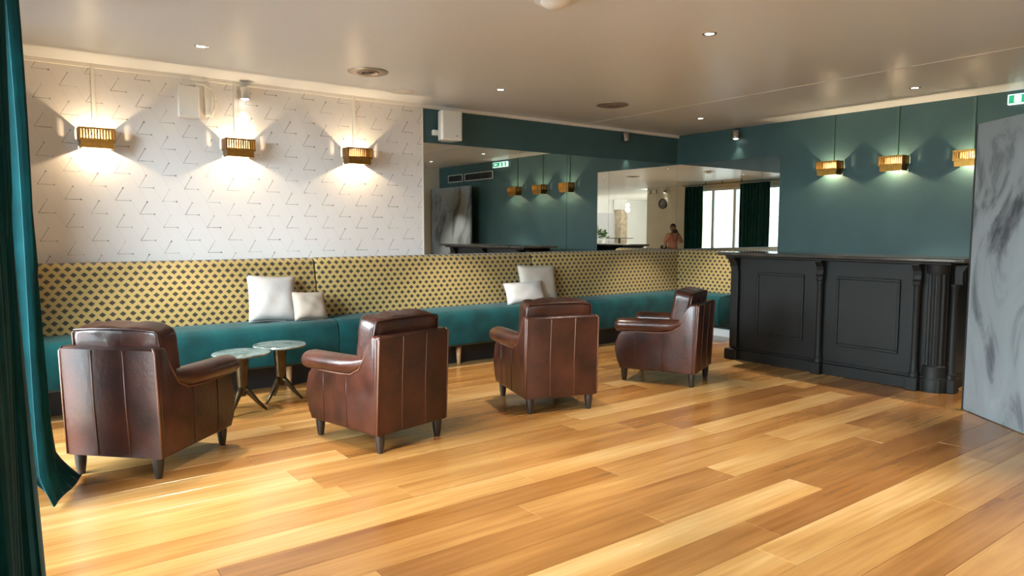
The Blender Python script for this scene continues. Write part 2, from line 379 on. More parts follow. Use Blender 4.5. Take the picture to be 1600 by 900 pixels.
# ================================================================== STRUCTURE
# floor slab with individual planks
fl = struct(box('floor', -1.2, XW+.1, -2.0, YW+.1, -.2, -.014, 'dark_wood'))
fl['label'] = 'honey oak plank floor of the lounge'
PW = .218; y = 2.33-PW*20; row = 0
plank_cache = {}
while y < YW:
    x = -1.15-random.uniform(0, 2.2)
    first = True
    while x < XW:
        ln = random.choice((1.7, 2.0, 2.3, 2.3, 2.3))
        if abs(y-2.33) < .01 and first: x = 2.74-2.3*2; ln = 2.3
        first = False
        if abs(y-2.33) < .01: ln = 2.3
        x0, x1 = max(x, -1.15), min(x+ln, XW); y0, y1 = max(y, -2.0), min(y+PW, YW)
        if x1-x0 > .05 and y1-y0 > .03:
            key = (round(x1-x0, 3), round(y1-y0, 3))
            if key not in plank_cache:
                bm = bmesh.new(); w, d = key
                bx(bm, .0008, w-.0008, .0008, d-.0008, -.014, 0, .0012, 1); plank_cache[key] = fin(bm, 'plank')
            link('plank', plank_cache[key], 'plank', fl, (x0, y0, 0))
        x += ln
    y += PW; row += 1
struct(box('floor_rear', -9, 9, -9, -2.0, -.2, 0, 'rear_floor'))

# ceilings
ce = struct(box('ceiling', -1.2, XW+.1, -2.6, YW+.1, H, H+.2, 'ceiling'))
struct(box('ceiling_rear', -9, 9, -9, -2.6, H, H+.2, 'rear_ceiling'))
struct(box('trim_1', 6.446, 6.458, -2.6, YW, H-.003, H+.01, 'white_trim'))      # joint strip of the stretched ceiling
struct(box('trim_2', -.3, XW, YW-.035, YW+.02, H-.037, H+.01, 'white_trim', bev=.006))  # cornice on back wall

# walls
struct(box('wall_back', -.9, XW+.1, YW, YW+.15, 0, H, 'teal_wall'))
wp = struct(box('wall_back_wallpaper', -.35, 4.0, YW-.022, YW, 0, H-.037, 'wallpaper'))
struct(box('trim_3', 3.995, 4.012, YW-.024, YW, 1.0, H-.037, 'white_trim'))
struct(box('wall_right', XW, XW+.15, .05, YW, 0, H, 'teal_wall'))
struct(box('baseboard_right', XW-.02, XW, .16, YW, 0, .11, 'white_trim', bev=.004))
struct(box('baseboard_back', -.35, XW-.02, YW-.045, YW-.022, 0, .11, 'white_trim', bev=.004))
struct(box('wall_front', 4.9, XW, .05, .15, 0, H, 'cream_wall'))
struct(box('wall_front_side', 4.9, 5.0, -2.0, .05, 0, H, 'cream_wall'))
# window wall
struct(box('wall_left', -.50, -.35, 6.2, YW, 0, H, 'cream_wall'))
struct(box('wall_left_lintel', -.50, -.35, .3, 6.2, 2.74, H, 'cream_wall'))
struct(box('wall_left_return', -.90, -.35, .2, .3, 0, H, 'cream_wall'))
struct(box('wall_left_rear', -1.05, -.90, -2.0, .3, 0, H, 'cream_wall'))
# back room
struct(box('wall_rear', -9.1, 9.1, -9.15, -9, 0, H, 'white_wall'))
struct(box('wall_rear_side', -9.1, -1.05, -2.1, -2.0, 0, H, 'white_wall'))
struct(box('wall_rear_side_right', 5.0, 9.1, -2.1, -2.0, 0, H, 'white_wall'))
struct(box('wall_rear_right', 9, 9.15, -9, -2.1, 0, H, 'white_wall'))
struct(box('wall_rear_left', -9.15, -9, -9, -2.1, 0, H, 'white_wall'))
struct(box('wall_rear_panel', -6.75, -4.4, -9.0, -8.93, .2, 2.3, 'grey_panel'))

# windows to the terrace (sliding glazed doors)
def window(name, y0, y1):
    w = bpy.data.objects.new(name, None); COL.objects.link(w); w.location = (-.42, y0, 0); struct(w)
    d = y1-y0; f = .035
    box('frame_stile', -.03, .03, 0, f, 0, 2.74, 'frame_white', w, .004); box('frame_stile', -.03, .03, d-f, d, 0, 2.74, 'frame_white', w, .004)
    box('frame_rail', -.03, .03, f, d-f, 0, .07, 'frame_white', w, .004); box('frame_rail', -.03, .03, f, d-f, 2.67, 2.74, 'frame_white', w, .004)
    box('pane', -.004, .004, f, d-f, .07, 2.67, 'glass', w)
    return w
ys = [.3, 1.02, 1.76, 2.48, 3.2, 4.2, 5.2, 6.2]
for i in range(7): window('window_%d' % (i+1), ys[i], ys[i+1])

# ================================================================== OBJECTS
# ---- wall mirrors
def mirror(name, x0, x1, y0, y1, z0, z1, label, group):
    e = empty(name, (x0, y0, z0), 0, label, 'mirror', group)
    w, d, h = x1-x0, y1-y0, z1-z0
    box('glass_sheet', 0, w, 0, d, 0, h, 'mirror', e)
    return e
ZM0, ZM1 = 1.05, 2.493
mirror('wall_mirror', 4.014, 6.172, YW-.006, YW, ZM0, ZM1, 'wide frameless mirror sheet beside the patterned wallpaper', 'mirror sheets')
mirror('wall_mirror', 6.177, XW-.007, YW-.006, YW, ZM0, ZM1, 'frameless mirror sheet on the back wall meeting the room corner', 'mirror sheets')
mirror('wall_mirror', XW-.006, XW, 5.605, YW-.007, ZM0, ZM1-.01, 'frameless mirror sheet on the right wall meeting the room corner', 'mirror sheets')
mirror('wall_mirror', XW-.006, XW, 5.335, 5.601, ZM0, ZM1-.01, 'narrow frameless mirror strip at the right end of the mirrored corner', 'mirror sheets')

# ---- brass wall sconces
def make_sconce(conduit):
    e = empty('wall_sconce', (0, 0, 0))
    # local: +y out of the wall, z up, z=0 at tray bottom
    W2, D, B = .135, .158, .0045
    bm = bmesh.new()                                                     # back plate
    bx(bm, -.125, .125, .002, .008, .02, .16)
    link('back_plate', fin(bm, 'back_plate'), 'reflector', e)
    zb, zt = .058, .168
    for nm, z0, z1, bev in (('lower_band', zb, zb+.02, 0), ('upper_band', zt-.016, zt, 0)):
        bm = bmesh.new()
        bx(bm, -W2, W2, D-B, D, z0, z1); bx(bm, -W2, -W2+B, .008, D-B, z0, z1); bx(bm, W2-B, W2, .008, D-B, z0, z1)
        link(nm, fin(bm, nm), 'brass', e)
    bm = bmesh.new(); bx(bm, -.0055, .0055, -B/2, B/2, zb+.02, zt-.016); slat = fin(bm, 'slat')
    bm = bmesh.new(); bx(bm, -.0150, .0150, -B/2, B/2, zb+.02, zt-.016); sslat = fin(bm, 'side_slat')
    for i in range(13): link('slat', slat, 'brass', e, (-W2+.0075+i*(2*W2-.015)/12, D-B/2, 0))
    for s in (-1, 1):
        for j in range(4): link('side_slat', sslat, 'brass', e, (s*(W2-B/2), .026+j*.0365, 0), (0, 0, PI/2))
    bm = bmesh.new(); w = .122; d = .145
    zs = zb+.018
    bx(bm, -w, w, d-B, d, .006, zs); bx(bm, -w, -w+B, .008, d-B, .006, zs); bx(bm, w-B, w, .008, d-B, .006, zs)
    link('skirt', fin(bm, 'skirt'), 'brass', e)
    lathe('bulb', [(.0001, -.017), (.006, -.015), (.009, -.010), (.009, .010), (.006, .015), (.0001, .017)], 'bulb_glow', e, 14, c=(0, .124, .055), axis='X')
    box('lamp_holder', -.004, .004, .126, .144, .051, .059, 'chrome', e)
    bm = bmesh.new(); bx(bm, -w, w, d-.010, d+.004, 0, .007); bx(bm, -w, -w+.01, .008, d-.01, 0, .007); bx(bm, w-.01, w, .008, d-.01, 0, .007)
    link('tray_rim', fin(bm, 'tray_rim'), 'brass', e)
    box('conduit', -.016, .016, .0, .018, .16, H-2.178-.004, conduit, e, .002)
    return e
SZ = 2.178
sA = make_sconce('conduit_white'); sB = make_sconce('conduit_teal')
lab1 = ['brass slatted wall light nearest the curtain, on the patterned wallpaper', 'brass slatted wall light under the small ceiling spotlight, middle of the wallpaper', 'brass slatted wall light on the wallpaper nearest the mirror']
lab2 = ['brass slatted wall light on the teal wall nearest the mirror corner', 'middle one of the three brass wall lights above the black bar', 'brass slatted wall light on the teal wall beside the grey plaster panel']
def sconce_light(e):
    l = bpy.data.lights.new('sconce_bulb', 'POINT'); l.energy = SCONCE_W; l.color = (1, .73, .43); l.shadow_soft_size = .010
    o = bpy.data.objects.new('sconce_bulb', l); COL.objects.link(o); o.parent = e; o.location = (0, .097, .055)
for i, x in enumerate((.805, 1.972, 3.178)):
    e = sA if i == 0 else copy_tree(sA); e.location = (x, YW-.022, SZ+.012); e.rotation_euler.z = PI
    tag(e, lab1[i], 'wall light', 'brass sconces'); sconce_light(e) if i else None
for i, yy in enumerate((4.62, 3.865, 3.092)):
    e = sB if i == 0 else copy_tree(sB); e.location = (XW, yy, SZ); e.rotation_euler.z = PI/2
    tag(e, lab2[i], 'wall light', 'brass sconces'); sconce_light(e) if i else None

sconce_light(sA); sconce_light(sB)
# ---- recessed downlights
def downlight(x, y, label, first=[None]):
    if first[0] is None:
        e = empty('ceiling_downlight', (x, y, H))
        lathe('trim_ring', [(.032, -.001), (.044, -.006), (.05, -.004), (.052, 0), (.032, 0)], 'chrome', e)
        lathe('lamp_lens', [(.0001, -.004), (.02, -.004), (.032, -.002), (.032, 0), (.0001, 0)], 'down_glow', e)
        first[0] = e
    else: e = copy_tree(first[0]); e.location = (x, y, H)
    tag(e, label, 'downlight', 'recessed ceiling downlights')
    l = bpy.data.lights.new('downlight_beam', 'SPOT'); l.energy = DOWN_W; l.color = (1, .92, .80); l.spot_size = R(68); l.spot_blend = .45; l.shadow_soft_size = .03
    o = bpy.data.objects.new('downlight_beam', l); COL.objects.link(o); o.location = (x, y, H-.012)
downlight(1.41, 5.87, 'round recessed downlight in the ceiling nearest the curtains')
downlight(4.22, 5.83, 'round recessed downlight between the two round ceiling vents')
downlight(4.24, 3.30, 'large bright recessed downlight in the middle of the ceiling')
downlight(7.43, 3.29, 'recessed downlight in the ceiling above the right end of the bar')
downlight(7.29, 5.78, 'recessed downlight in the ceiling by the mirrored corner')
downlight(1.41, 3.30, 'recessed downlight near the window curtains, seen only in the mirrors')
downlight(3.60, .60, 'recessed downlight near the rear opening, seen only in the mirrors')
downlight(7.40, 1.45, 'recessed downlight above the standing plaster panel, seen in the wide mirror')

# ---- round ceiling vents
def vent(x, y, label, first=[None]):
    if first[0] is None:
        e = empty('ceiling_vent', (x, y, H))
        lathe('flange', [(.120, -.008), (.145, -.014), (.178, -.006), (.18, 0), (.125, 0)], 'copper_vent', e, 40)
        lathe('throat', [(.0001, -.001), (.125, -.001), (.125, 0), (.0001, 0)], 'black', e, 40)
        for r in (.018, .052, .086): lathe('cone_ring', [(r, -.010), (r+.008, -.014), (r+.014, -.006), (r+.010, -.004), (r+.004, -.008)], 'copper_vent', e, 40)
        first[0] = e
    else: e = copy_tree(first[0]); e.location = (x, y, H)
    tag(e, label, 'air vent', 'round ceiling vents')
vent(2.81, 5.895, 'round ringed ceiling vent above the wallpapered wall')
vent(5.73, 5.77, 'round ringed ceiling vent in front of the wide mirror')
vent(3.10, 1.15, 'round ringed ceiling vent seen reflected in the mirrored corner')
o = lathe('ceiling_access_disc', [(.0001, -.012), (.10, -.012), (.118, -.006), (.12, 0), (.0001, 0)], 'white_plastic', None, 40, loc=(3.477, 6.513, H))
tag(o, 'plain flat white disc on the ceiling edge above the wallpaper', 'ceiling disc')
e = empty('ceiling_dome_fixture', (2.873, 3.40, H), 0, 'white domed fixture on the ceiling cut by the top of the photo', 'ceiling fixture')
lathe('base_plate', [(.0001, -.012), (.12, -.012), (.13, -.004), (.13, 0), (.0001, 0)], 'white_plastic', e, 32)
lathe('dome', [(.0001, -.055), (.03, -.053), (.06, -.044), (.085, -.026), (.092, -.012), (.0001, -.012)], 'white_plastic', e, 32)

# ---- small cylinder spotlights on the walls
def spot(loc, rz, label, lit, tilt=0):
    e = empty('cylinder_spotlight', loc, rz, label, 'spotlight')
    box('mount', -.02, .02, 0, .05, .0, .03, 'chrome', e, .004)
    lathe('barrel', [(.040, -.06), (.048, -.06), (.048, .042), (.043, .05), (.0001, .05)], 'chrome', e, 24, c=(0, .075, 0))
    lathe('lens', [(.0001, -.070), (.020, -.068), (.036, -.060), (.040, -.050), (.0001, -.048)], 'down_glow' if lit else 'dark_plastic', e, 24, c=(0, .075, 0))
    if lit:
        l = bpy.data.lights.new('spot_beam', 'SPOT'); l.energy = SPOT_W; l.color = (1, .86, .66); l.spot_size = R(70); l.spot_blend = 1.0; l.shadow_soft_size = .015
        o = bpy.data.objects.new('spot_beam', l); COL.objects.link(o); o.parent = e; o.location = (0, .075, -.084)
        o.rotation_euler = (R(-8), 0, 0)
    return e
spot((2.045, YW-.022, 2.80), PI, 'small cylinder spotlight at the top of the wallpaper above a wall light', True)
spot((XW, 5.976, 2.815), PI/2, 'lit cylinder spotlight on the teal wall above the corner mirror', True)
e = spot((7.195, YW, 2.80), PI, 'unlit cylinder spotlight on the dark teal band above the mirrors', False)
spot((-.90, -1.2, 2.78), -PI/2, 'cylinder spotlight over the wall clock, seen in the mirrored corner', True)

# ---- white wall box with cable
e = empty('wall_box', (1.465, YW-.022, 2.523), 0, 'white plastic electrical box high on the wallpaper', 'electrical box')
box('cover', 0, .178, -.055, 0, 0, .285, 'white_plastic', e, .008)
lathe('screw', [(.0001, 0), (.006, 0), (.006, .004), (.0001, .004)], 'grey_grille', e, 10, c=(.02, -.059, .03), axis='Y')
e = empty('cable_trunking', (1.70, YW-.022, 2.56), 0, 'white trunking strip with a looping cable beside the electrical box', 'trunking')
box('strip', 0, .06, -.018, 0, 0, .27, 'conduit_white', e, .003)
tube('cable', [(-.13, -.03, .265), (-.08, -.035, .282), (-.01, -.03, .275), (.06, -.03, .245), (.085, -.03, .17), (.08, -.03, .08), (.065, -.026, .02), (.05, -.02, .0)], .006, 'conduit_white', e)

# ---- loudspeaker
e = empty('loudspeaker', (4.30, YW, 2.51), R(-10), 'white wall-mounted loudspeaker above the wide mirror', 'loudspeaker')
prof = [(-.115, -.255), (.115, -.255), (.125, -.24), (.125, -.18), (.06, -.06), (-.06, -.06), (-.118, -.12), (-.135, -.19), (-.13, -.24)]
prism('cabinet', [(a, b) for a, b in prof], 0, .325, 'white_plastic', e, 'Z', .008)
box('grille', -.108, .108, -.262, -.254, .012, .313, 'grey_grille', e, .003)
lathe('badge', [(.0001, 0), (.008, 0), (.008, .003), (.0001, .003)], 'chrome', e, 14, c=(.055, -.266, .05), axis='Y')
box('bracket', -.16, -.02, -.075, -.002, .07, .13, 'white_plastic', e, .006)

# ---- exit sign
e = empty('exit_sign', (XW, 2.31, 2.768), PI/2, 'green illuminated emergency exit sign high on the teal wall', 'exit sign')
box('housing', 0, .48, 0, .045, 0, .10, 'exit_white', e, .004)
box('panel', .012, .468, .045, .049, .010, .090, 'exit_green', e)
def flat(name, pts, z, mat, par):
    bm = bmesh.new(); prism_bm(bm, pts, z, z+.002, 'Y'); link(name, fin(bm, name), mat, par)
flat('door_symbol', [(.36, .016), (.42, .016), (.42, .084), (.36, .084)], .049, 'exit_white', e)
flat('arrow_symbol', [(.06, .05), (.10, .08), (.10, .06), (.17, .06), (.17, .04), (.10, .04), (.10, .02)], .049, 'exit_white', e)
flat('runner_symbol', [(.22, .016), (.25, .04), (.24, .06), (.27, .072), (.29, .084), (.31, .072), (.29, .058), (.32, .045), (.29, .04), (.30, .016), (.28, .016), (.27, .036), (.24, .016)], .049, 'exit_white', e)

# ---- air grilles on the right wall (seen in the mirror)
def grille(y0, y1, label, nb):
    e = empty('air_grille', (XW, y0, 2.56), PI/2, label, 'air grille', 'wall air grilles')
    w = y1-y0
    box('backing', 0, w, 0, .006, 0, .16, 'black', e)
    for a in ((0, w, 0, .014), (0, w, .146, .16)): box('frame_rail', a[0], a[1], .006, .018, a[2], a[3], 'grey_grille', e)
    for a in ((0, .014), (w-.014, w)): box('frame_stile', a[0], a[1], .006, .018, .014, .146, 'grey_grille', e)
    for i in range(1, nb): box('divider', i*w/nb-.004, i*w/nb+.004, .006, .016, .014, .146, 'dark_plastic', e)
    for i in range(7): box('slat', .014, w-.014, .006, .015, .02+i*.018, .026+i*.018, 'dark_plastic', e)
grille(.55, 1.14, 'short dark air grille with a grey frame beside a longer one', 4)
grille(1.22, 2.27, 'long dark air grille with a grey frame next to the exit sign', 4)

# ---- banquette modules
def seat_profile():
    # (depth from wall negative = into room, height)
    return [(-.02, .235), (-.53, .235), (-.565, .26), (-.58, .34), (-.585, .50), (-.575, .575), (-.545, .615), (-.49, .630), (-.30, .638), (-.10, .638), (-.02, .60)]
def back_profile():
    return [(-.022, .60), (-.20, .60), (-.205, .66), (-.175, .95), (-.145, 1.17), (-.125, 1.205), (-.095, 1.225), (-.05, 1.228), (-.022, 1.22)]
def banquette(loc, rz, ln, label, seats, legs, trim0=0, trim1=0, round_end=False):
    e = empty('banquette', loc, rz, label, 'bench', 'fixed banquette sections')
    for a, b in seats:
        prism('seat', seat_profile(), a+.003, b-.003, 'velvet', e, 'X', .012, 2, smooth=True)
    if not round_end:
        bk = prism('backrest', back_profile(), trim0+.006, ln-.006-trim1, 'gold', e, 'X', .02, 3, smooth=True)
    else:
        bm = bmesh.new(); prism_bm(bm, back_profile(), trim0+.006, ln-.006, 'X', 0)
        for v in bm.verts: pass
        bmesh.ops.bisect_plane(bm, geom=bm.verts[:]+bm.edges[:]+bm.faces[:], plane_co=(ln-.10, 0, 1.12), plane_no=(0, 0, 1))
        me = fin(bm, 'backrest')
        for v in me.vertices:
            if v.co.x > ln-.05 and v.co.z > 1.0: v.co.x -= .10*((v.co.z-1.0)/.23)**2
        bk = link('backrest', me, 'gold', e)
    for x in legs:
        bm = bmesh.new(); lathe_bm(bm, [(.020, 0), (.026, .1), (.034, .236)], 12, (x, -.365, 0)); link('leg', fin(bm, 'leg'), 'pale_wood', e, smooth=True)
    box('frame_rail', .05, ln-.05, -.40, -.06, .20, .236, 'black', e)
    if not round_end: box('under_shade_board', .0, ln, -.30, -.285, 0, .20, 'black', e)  # black board added to stand in for the deep shade under the seat
    return e
YB = YW-.022
banquette((-.30, YB, 0), 0, 2.965, 'long bench section with gold diamond backrest nearest the curtains', [(0, 3.03)], [.3, 1.4, 2.6])
banquette((2.665, YB, 0), 0, 2.80, 'middle bench section with gold diamond backrest under the end of the wallpaper', [(.065, 2.80)], [.7, 1.572, 2.5])
banquette((5.465, YB, 0), 0, 2.84, 'bench section with gold diamond backrest ending in the room corner', [(0, 2.83)], [.5, 1.7], 0, -.035)
banquette((XW, 6.44, 0), -PI/2, .62, 'short bench end on the right wall, mostly hidden behind the bar', [(0, .62)], [], -.44, 0, True)

# ---- cushions
def pillow(loc, w, h, t, rot, mat, label, seed):
    n = 22; bm = bmesh.new(); rnd = random.Random(seed); ph = [rnd.uniform(0, 6) for _ in range(4)]
    g = [[[None]*(n+1) for _ in range(n+1)] for _ in range(2)]
    for s in (0, 1):
        for i in range(n+1):
            for j in range(n+1):
                u, v = 2*i/n-1, 2*j/n-1
                if s == 1 and (i in (0, n) or j in (0, n)): g[1][i][j] = g[0][i][j]; continue
                px = u*w/2*(1-.07*(1-abs(u)**2)*0-.06*(1-v*v)); pz = v*h/2*(1-.06*(1-u*u))
                th = t/2*((1-u**4)*(1-v**4))**.55
                th += .007*math.sin(6*u+ph[0]+2*v)*math.sin(5*v+ph[1])*(1-u*u)*(1-v*v)
                g[s][i][j] = bm.verts.new((px, th if s == 0 else -th, pz+h/2))
    for s in (0, 1):
        for i in range(n):
            for j in range(n): bm.faces.new((g[s][i][j], g[s][i+1][j], g[s][i+1][j+1], g[s][i][j+1]))
    e = empty('cushion', loc, 0, label, 'cushion', 'throw cushions on the bench'); e.rotation_euler = rot
    link('cover', fin(bm, 'cover'), mat, e, smooth=True)
    pts = []
    for k in range(4*n):
        i, j = [(k, 0), (n, k-n), (3*n-k, n), (0, 4*n-k)][k//n] if k < 4*n else (0, 0)
        u, v = 2*i/n-1, 2*j/n-1
        pts.append((u*w/2*(1-.06*(1-v*v)), 0, v*h/2*(1-.06*(1-u*u))+h/2))
    tube('edge_seam', pts, .004, mat, e, 6, True)
pillow((2.165, 6.665, .634), .46, .45, .14, (R(-16), R(4), R(2)), 'pillow_grey', 'large square off-white cushion beside the smaller beige one', 1)
pillow((2.515, 6.60, .634), .34, .29, .13, (R(-24), R(3), R(4)), 'pillow_beige', 'small beige cushion leaning beside the large square one', 2)
pillow((5.165, 6.59, .634), .56, .27, .12, (R(-20), R(-2), R(-3)), 'pillow_white', 'white oblong cushion lying in front of a taller cream cushion', 3)
pillow((5.45, 6.70, .636), .60, .45, .13, (R(-13), R(2), R(2)), 'pillow_cream', 'tall cream cushion standing behind the white oblong one', 4)

# ---- leather armchairs
def make_armchair():
    e = empty('leather_armchair', (0, 0, 0))
    # legs
    for x, yy in ((-.265, -.305), (.265, -.305), (-.265, .375), (.265, .375)):
        lathe('leg', [(.021, 0), (.026, .03), (.033, .085), (.034, .12), (.032, .15)], 'dark_wood', e, 16, c=(x, yy, 0))
    # back shell
    back = [(-.345, .13), (-.375, .79), (-.362, .803), (-.30, .803), (-.285, .79), (-.245, .13)]
    bs = prism('back_shell', back, -.322, .322, 'leather', e, 'X', .014, 3, smooth=True)
    for sx in (-.11, .105):
        tube('seam', [(sx+.006, -.3465, .14), (sx, -.360, .45), (sx+.004, -.3755, .785)], .0035, 'leather_seam', bs, 6)
    for s in (-1, 1):
        tube('piping', [(s*.320, -.345, .135), (s*.320, -.360, .46), (s*.318, -.374, .78), (s*.300, -.366, .803)], .006, 'leather_seam', bs, 6)
    # sides with wing profile
    side = [(-.33, .13), (.405, .13), (.428, .20), (.455, .31), (.462, .37), (.445, .415), (.405, .46), (.385, .52), (.30, .56), (-.08, .56), (-.16, .585), (-.215, .65), (-.255, .74), (-.285, .80), (-.355, .80)]
    for s in (-1, 1):
        a0, a1 = (.225, .328) if s > 0 else (-.328, -.225)
        sp = prism('side_panel', side, a0, a1, 'leather', e, 'X', .016, 3, smooth=True)
        # rolled arm
        path = [(.452, .560, .02), (.450, .562, .055), (.435, .565, .078), (.40, .568, .084), (.30, .572, .084), (.12, .576, .083), (-.04, .582, .080), (-.13, .590, .070), (-.20, .612, .052), (-.25, .66, .036), (-.275, .72, .024)]
        bm = bmesh.new(); rings = []; n = 18
        for q, (py, pz, r) in enumerate(path):
            cx = s*(.300 - max(0, -py-.05)*.12)
            rings.append([bm.verts.new((cx+math.cos(2*PI*k/n)*r*1.02, py, pz+math.sin(2*PI*k/n)*r*.82)) for k in range(n)])
        for a, b in zip(rings, rings[1:]):
            for k in range(n): bm.faces.new((a[k], a[(k+1) % n], b[(k+1) % n], b[k]))
        bm.faces.new(rings[0]); bm.faces.new(rings[-1])
        ar = link('arm_roll', fin(bm, 'arm_roll'), 'leather', e, smooth=True)
        pp = [(s*(.331), .40, .512), (s*.332, .25, .508), (s*.332, .05, .510), (s*.332, -.08, .520), (s*.330, -.17, .562), (s*.326, -.235, .66), (s*.322, -.285, .76), (s*.318, -.31, .80)]
        tube('piping', pp, .006, 'leather_seam', sp, 6)
        for yy in (.235, -.03): tube('seam', [(s*.3285, yy, .14), (s*.329, yy+.008, .33), (s*.3285, yy, .50)], .0028, 'leather_dark', sp, 6)
    box('front_rail', -.23, .23, .30, .425, .13, .33, 'leather', e, .02, seg=3, smooth=False)
    sc_ = puff('seat_cushion', .222, .345, .085, 'leather', e, 6, 10, (0, .125, .395), (R(1), 0, 0), .03, .002, 3)
    tube('piping', [(-.21, .455, .40), (-.1, .47, .40), (.1, .47, .40), (.21, .455, .40)], .006, 'leather_dark', sc_, 6, loc=(0, -.125, -.395))
    bc = puff('back_cushion', .300, .095, .185, 'leather', e, 8, 14, (0, -.19, .738), (R(9), 0, 0), .10, .004, 5)
    pts = [(-.290, -.085, -.13), (-.291, -.086, .06), (-.287, -.086, .155), (-.27, -.088, .172), (-.15, -.092, .184), (0, -.094, .187), (.15, -.092, .184), (.27, -.088, .172), (.287, -.086, .155), (.291, -.086, .06), (.290, -.085, -.13)]
    tube('piping', pts, .007, 'leather_dark', bc, 6)
    return e
ac = make_armchair()
AC = [((.82, 5.025), 44, 'brown leather armchair nearest the curtains with its sunlit back to the camera'),
      ((2.268, 4.618), 103, 'brown leather armchair just right of the two small round tables'),
      ((3.87, 4.676), 73, 'brown leather armchair in front of the pair of white cushions'),
      ((5.507, 4.70), 114, 'brown leather armchair seen from its side beside the black bar')]
for i, (p, ang, lb) in enumerate(AC):
    e = ac if i == 0 else copy_tree(ac)
    e.location = (p[0], p[1], 0); e.rotation_euler.z = R(ang-90)
    tag(e, lb, 'armchair', 'leather armchairs')

# ---- side tables
def make_table():
    e = empty('side_table', (0, 0, 0))
    n = 40; bm = bmesh.new(); rnd = random.Random(3); rs = [.227+rnd.uniform(-.003, .003) for _ in range(n)]
    rings = []
    for dz, dr in ((.478, -.02), (.482, -.004), (.494, 0), (.500, -.006)):
        rings.append([bm.verts.new(((rs[k]+dr)*math.cos(2*PI*k/n), (rs[k]+dr)*math.sin(2*PI*k/n), dz)) for k in range(n)])
    for a, b in zip(rings, rings[1:]):
        for k in range(n): bm.faces.new((a[k], a[(k+1) % n], b[(k+1) % n], b[k]))
    bm.faces.new(rings[0]); bm.faces.new(rings[-1]); link('table_top', fin(bm, 'table_top'), 'marble', e)
    lathe('top_plate', [(.0001, .466), (.075, .466), (.08, .472), (.08, .479), (.0001, .479)], 'bronze', e)
    lathe('column', [(.034, .19), (.040, .22), (.058, .466), (.0001, .466)], 'bronze', e, 20)
    lathe('collar', [(.0001, .13), (.022, .135), (.034, .16), (.038, .205), (.036, .21), (.0001, .21)], 'bronze', e, 16)
    for k in range(3):
        a = R(90+120*k); bm = bmesh.new()
        c, s = math.cos(a), math.sin(a)
        tube_bm(bm, [(c*.015, s*.015, .205), (c*.05, s*.05, .165), (c*.12, s*.12, .075), (c*.185, s*.185, .006)], [.026, .024, .017, .010], 8)
        link('leg', fin(bm, 'leg'), 'bronze', e, smooth=True)
    return e
tb = make_table()
tb.location = (2.05, 6.16, 0); tag(tb, 'small round marble-topped table farther from the curtains, its three legs in view', 'side table', 'bronze side tables')
t2 = copy_tree(tb); t2.location = (1.655, 5.93, 0); t2.rotation_euler.z = R(-108)
tag(t2, 'small round marble-topped table half hidden behind the nearest armchair', 'side table', 'bronze side tables')

